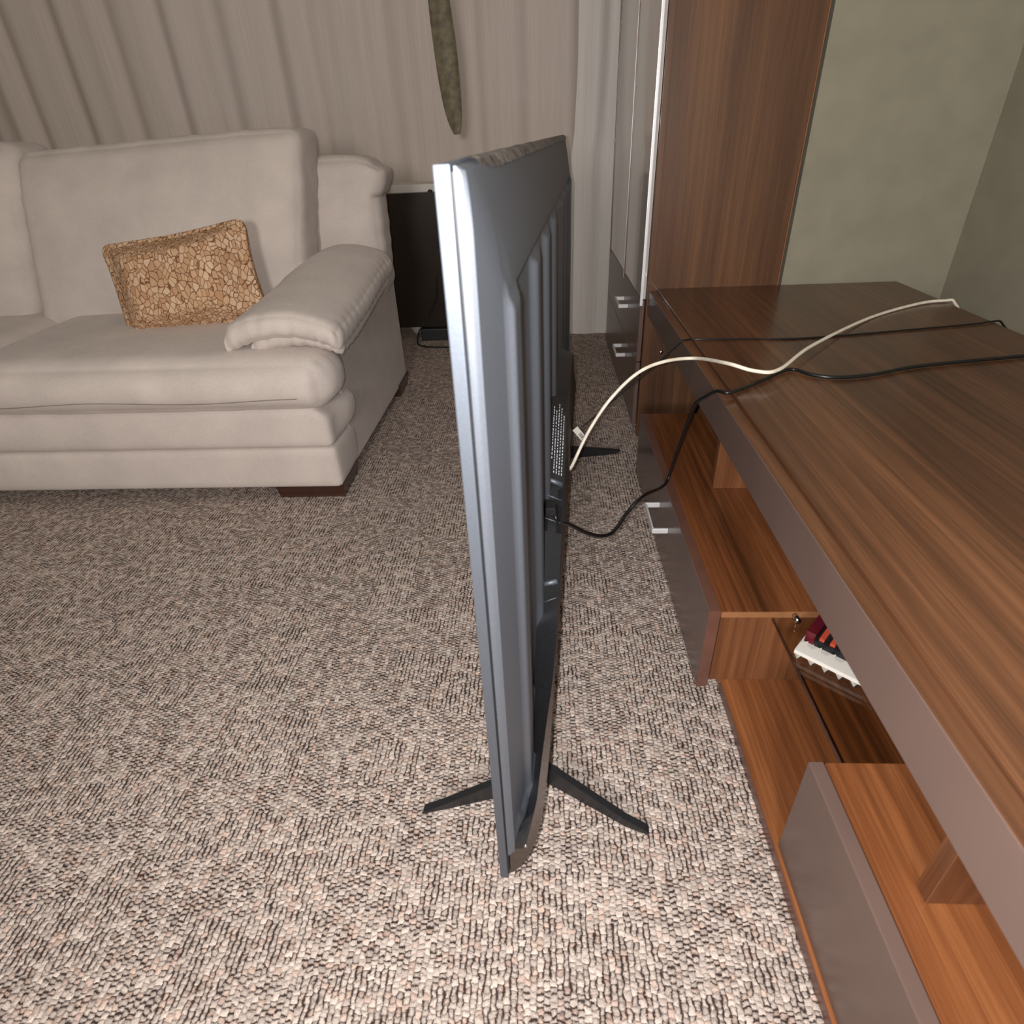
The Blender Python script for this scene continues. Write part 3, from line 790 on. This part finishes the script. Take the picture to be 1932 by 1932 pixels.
# details on the housing's slanted wall
def on_wall(u, s, lift=0.0007):
    """point on the slanted wall: s = 0 at the shell, 1 at the back edge"""
    zt = ztop(u); wt = interp(WB, zt)-0.003
    w_ = 0.030+(wt-0.030)*s
    sl = (ztop(u+0.01)-ztop(u-0.01))/0.02
    n = Vector((0.15, -sl, 1)).normalized()
    zz_ = zt*s+zin(u)*(1-s)
    return Vector((w_, u, zz_))+n*lift
bm = bmesh.new(); rl = random.Random(5)                                  # rating text: rows of small print too fine to read
for row in range(5):
    s = 0.30+row*0.145; u = 0.44 + (0.02 if row in (0,) else 0); end = 0.555 - rl.uniform(0, 0.02)
    while u < end:
        L = rl.uniform(0.0016, 0.004)
        q = [on_wall(u, s, 0.0012), on_wall(u+L, s, 0.0012), on_wall(u+L, s+0.04, 0.0012), on_wall(u, s+0.04, 0.0012)]
        bm.faces.new([bm.verts.new(p) for p in q]); u += L+rl.uniform(0.0010, 0.0028)
rp = link('rating_print', bm, MAT['print'], tv); rp['kind'] = 'stuff'
def ledge(u, name='wall_ledge', h=0.004, m=None, s0=0.12, s1=0.97):
    bm = bmesh.new()
    add_tube(bm, [on_wall(u, s0, 0.0), on_wall(u, s1, 0.0)], h, 10)
    return link(name, bm, m or MAT['tvgrey'], tv, True)
ledge(0.428); ledge(0.285)
ledge(0.372, 'panel_joint', 0.0009); ledge(0.405, 'panel_joint', 0.0009); ledge(0.262, 'panel_joint', 0.0006)
bm = bmesh.new()
cpt = on_wall(0.388, 0.42, 0.004)
add_box(bm, cpt-Vector((0.0075, 0.013, 0.009)), cpt+Vector((0.0075, 0.013, 0.006)), 0.002, 2)
link('power_socket', bm, MAT['tvblack'], tv)
bm = bmesh.new(); r_ = bmesh.ops.create_uvsphere(bm, u_segments=12, v_segments=8, radius=0.0026)
for v in bm.verts: v.co += Vector((0.0335, 0.0062, 0.118))
link('screw', bm, MAT['steel'], tv, True)
# feet: a splayed pair of flat bars under each end
def foot_bm(toe):
    """a flat V in plan, its bars on the ground, tips turned towards the end of the set"""
    bm = bmesh.new()
    def bar(stations, t):
        # stations: (w, u, z_low, z_top)
        rings = [[bm.verts.new((w_, u_-t, a)), bm.verts.new((w_, u_+t, a)), bm.verts.new((w_, u_+t, b)), bm.verts.new((w_, u_-t, b))] for w_, u_, a, b in stations]
        for r0, r1 in zip(rings, rings[1:]):
            for k in range(4): bm.faces.new((r0[k], r0[(k+1) % 4], r1[(k+1) % 4], r1[k]))
        bm.faces.new(rings[0][::-1]); bm.faces.new(rings[-1])
    bar([(0.020, 0.075*toe, 0.006, 0.0470), (0.060, 0.060*toe, 0.001, 0.038), (0.165, 0.008*toe, 0.0, 0.0165), (0.192, -0.002*toe, 0.003, 0.0125), (0.1965, -0.004*toe, 0.006, 0.0105)], 0.006)
    bar([(0.022, 0.060*toe, 0.006, 0.0470), (-0.028, 0.034*toe, 0.001, 0.036), (-0.100, 0.010*toe, 0.0, 0.014), (-0.127, 0.001*toe, 0.001, 0.0080), (-0.1315, 0.0, 0.002, 0.0065)], 0.006)
    add_box(bm, (0.012, 0.058*toe-0.02, 0.030), (0.036, 0.058*toe+0.02, 0.058), 0.0)
    bmesh.ops.bevel(bm, geom=bm.edges[:], offset=0.0008, segments=2, affect='EDGES')
    return bm
foot = link('foot', foot_bm(1), MAT['tvblack'], tv, False, (0, 0.107, 0))
ft2 = link('foot', foot_bm(-0.55), MAT['tvblack'], tv, False, (0, TVL-0.105, 0))
# torn strip of protective film along the top edge
bm = bmesh.new(); rows = []; rf = random.Random(3)
n_ = 90
for i in range(n_+1):
    u_ = 0.040+(TVL-0.046)*i/n_
    j = 0.0015*noise.noise(Vector((u_*60, 0, 3)))
    st = smooth(0.0, 0.05, i/n_)
    rows.append([bm.verts.new(p) for p in ((0.0060, u_, Z1+0.0008), (0.0125, u_+0.002, Z1+0.0020+abs(j)), (0.0175, u_+0.008, Z1+0.0005+j*0.5), (0.0190+0.003*st, u_+0.014, Z1-0.0040-0.003*st+j))])
for i in range(n_):
    for k in range(3): bm.faces.new((rows[i][k], rows[i][k+1], rows[i+1][k+1], rows[i+1][k]))
bmesh.ops.solidify(bm, geom=bm.faces[:], thickness=0.0003)
fl_ = link('protective_film', bm, MAT['film'], tv, True); fl_['label'] = 'crumpled grey strip of film along the top edge'

# ------------------------------------------------------------------ cables
RZ = Matrix.Rotation(-PHI, 3, 'Z')
def tvp(w_, u_, z): return Vector((B0.x, B0.y, 0)) + RZ @ Vector((w_, u_, z))
def cable(name, pts, r, m, label, n=10):
    bm = bmesh.new(); P = catmull(pts, n); add_tube(bm, P, r, 10)
    o = link(name, bm, m, smooth=True); return tag(o, label, 'cable')
cable('aerial_cable', [tvp(0.058, 0.72, 0.250), tvp(0.066, 0.705, 0.268), at_y(1110, 815, 1.115), at_y(1150, 755, 1.13), at_y(1200, 706, 1.145), at_y(1250, 683, 1.16), at_y(1310, 676, 1.18),
       at_z(1370, 685, 0.487), at_z(1425, 700, 0.481), at_z(1470, 697, 0.478), at_z(1532, 652, 0.474), at_z(1640, 600, 0.4625), Vector((0.90, 1.52, 0.4625)), Vector((0.972, 1.540, 0.463)), Vector((1.000, 1.545, 0.4565)), Vector((1.030, 1.550, 0.40)), Vector((1.035, 1.550, 0.20))], 0.0034, MAT['cream_cable'],
      'cream white cable arching from the television over the walnut shelf')
cable('power_cable', [tvp(0.048, 0.395, 0.365), tvp(0.052, 0.372, 0.352), at_y(1075, 990, 0.80), at_y(1110, 1007, 0.82), at_y(1140, 1011, 0.85), at_y(1160, 1000, 0.88), at_y(1185, 965, 0.915), at_y(1215, 935, 0.955),
       at_x(1255, 913, 0.2600), at_x(1275, 860, 0.276), at_x(1300, 790, 0.284), at_x(1313, 761, 0.284), at_x(1330, 749, 0.288), at_x(1351, 744, 0.2985)+Vector((0, 0, 0.006)), at_z(1380, 740, 0.4622), at_z(1440, 717, 0.4622), at_z(1490, 697, 0.4622), at_z(1532, 707, 0.4622), at_z(1580, 712, 0.4622), at_z(1650, 706, 0.4622), at_z(1740, 690, 0.4622), Vector((0.90, 1.13, 0.4622)), Vector((0.972, 1.150, 0.4627)), Vector((1.000, 1.155, 0.4562)), Vector((1.030, 1.160, 0.40)), Vector((1.035, 1.160, 0.20))], 0.0032, MAT['black_cable'],
      'black power cord sagging over the carpet and up over the shelf edge')
tg0 = at_y(1083, 812, 1.19)
tcb = cable('signal_cable', [tvp(0.060, 0.80, 0.335), tg0, at_y(1108, 798, 1.20), at_y(1140, 770, 1.225), at_y(1200, 718, 1.26), at_y(1250, 676, 1.285), at_x(1284, 646, 0.2975), at_x(1292, 642, 0.306), at_z(1320, 640, 0.4600), at_z(1420, 639, 0.4600), at_z(1532, 637, 0.4600), Vector((0.90, 1.34, 0.4605)), Vector((0.972, 1.360, 0.461)), Vector((1.000, 1.365, 0.4545)), Vector((1.030, 1.370, 0.40)), Vector((1.035, 1.370, 0.20))], 0.0019, MAT['black_cable'],
      'thin black cable with a white paper tag running from the television to the shelf')
a_, b_, c_, d_ = [at_y(px_, py_, 1.185) for px_, py_ in ((1080, 812), (1089.5, 804.5), (1107, 826), (1099, 833.5))]
nrm = Vector((0, 0.0006, 0.0))
bm = bmesh.new()
A = [bm.verts.new(p) for p in (a_, b_, c_, d_)]; Bq = [bm.verts.new(p+nrm) for p in (a_, b_, c_, d_)]
bm.faces.new(A); bm.faces.new(Bq[::-1])
for i in range(4): bm.faces.new((A[i], A[(i+1) % 4], Bq[(i+1) % 4], Bq[i]))
pt_ = link('paper_tag', bm, MAT['white'], tcb); pt_['label'] = 'white paper tag with a small bar code'
bm = bmesh.new(); rb = random.Random(9); s = 0.44
def bl(s, t): return (a_*(1-s)+d_*s)*(1-t)+(b_*(1-s)+c_*s)*t - nrm*0.5
while s < 0.80:
    e = rb.uniform(0.012, 0.03)
    bm.faces.new([bm.verts.new(p) for p in (bl(s, 0.22), bl(s, 0.82), bl(s+e, 0.82), bl(s+e, 0.22))]); s += e+rb.uniform(0.012, 0.03)
for s in (0.86, 0.92):
    bm.faces.new([bm.verts.new(p) for p in (bl(s, 0.05), bl(s, 0.95), bl(s+0.014, 0.95), bl(s+0.014, 0.05))])
pb = link('bar_code', bm, MAT['ink'], pt_)
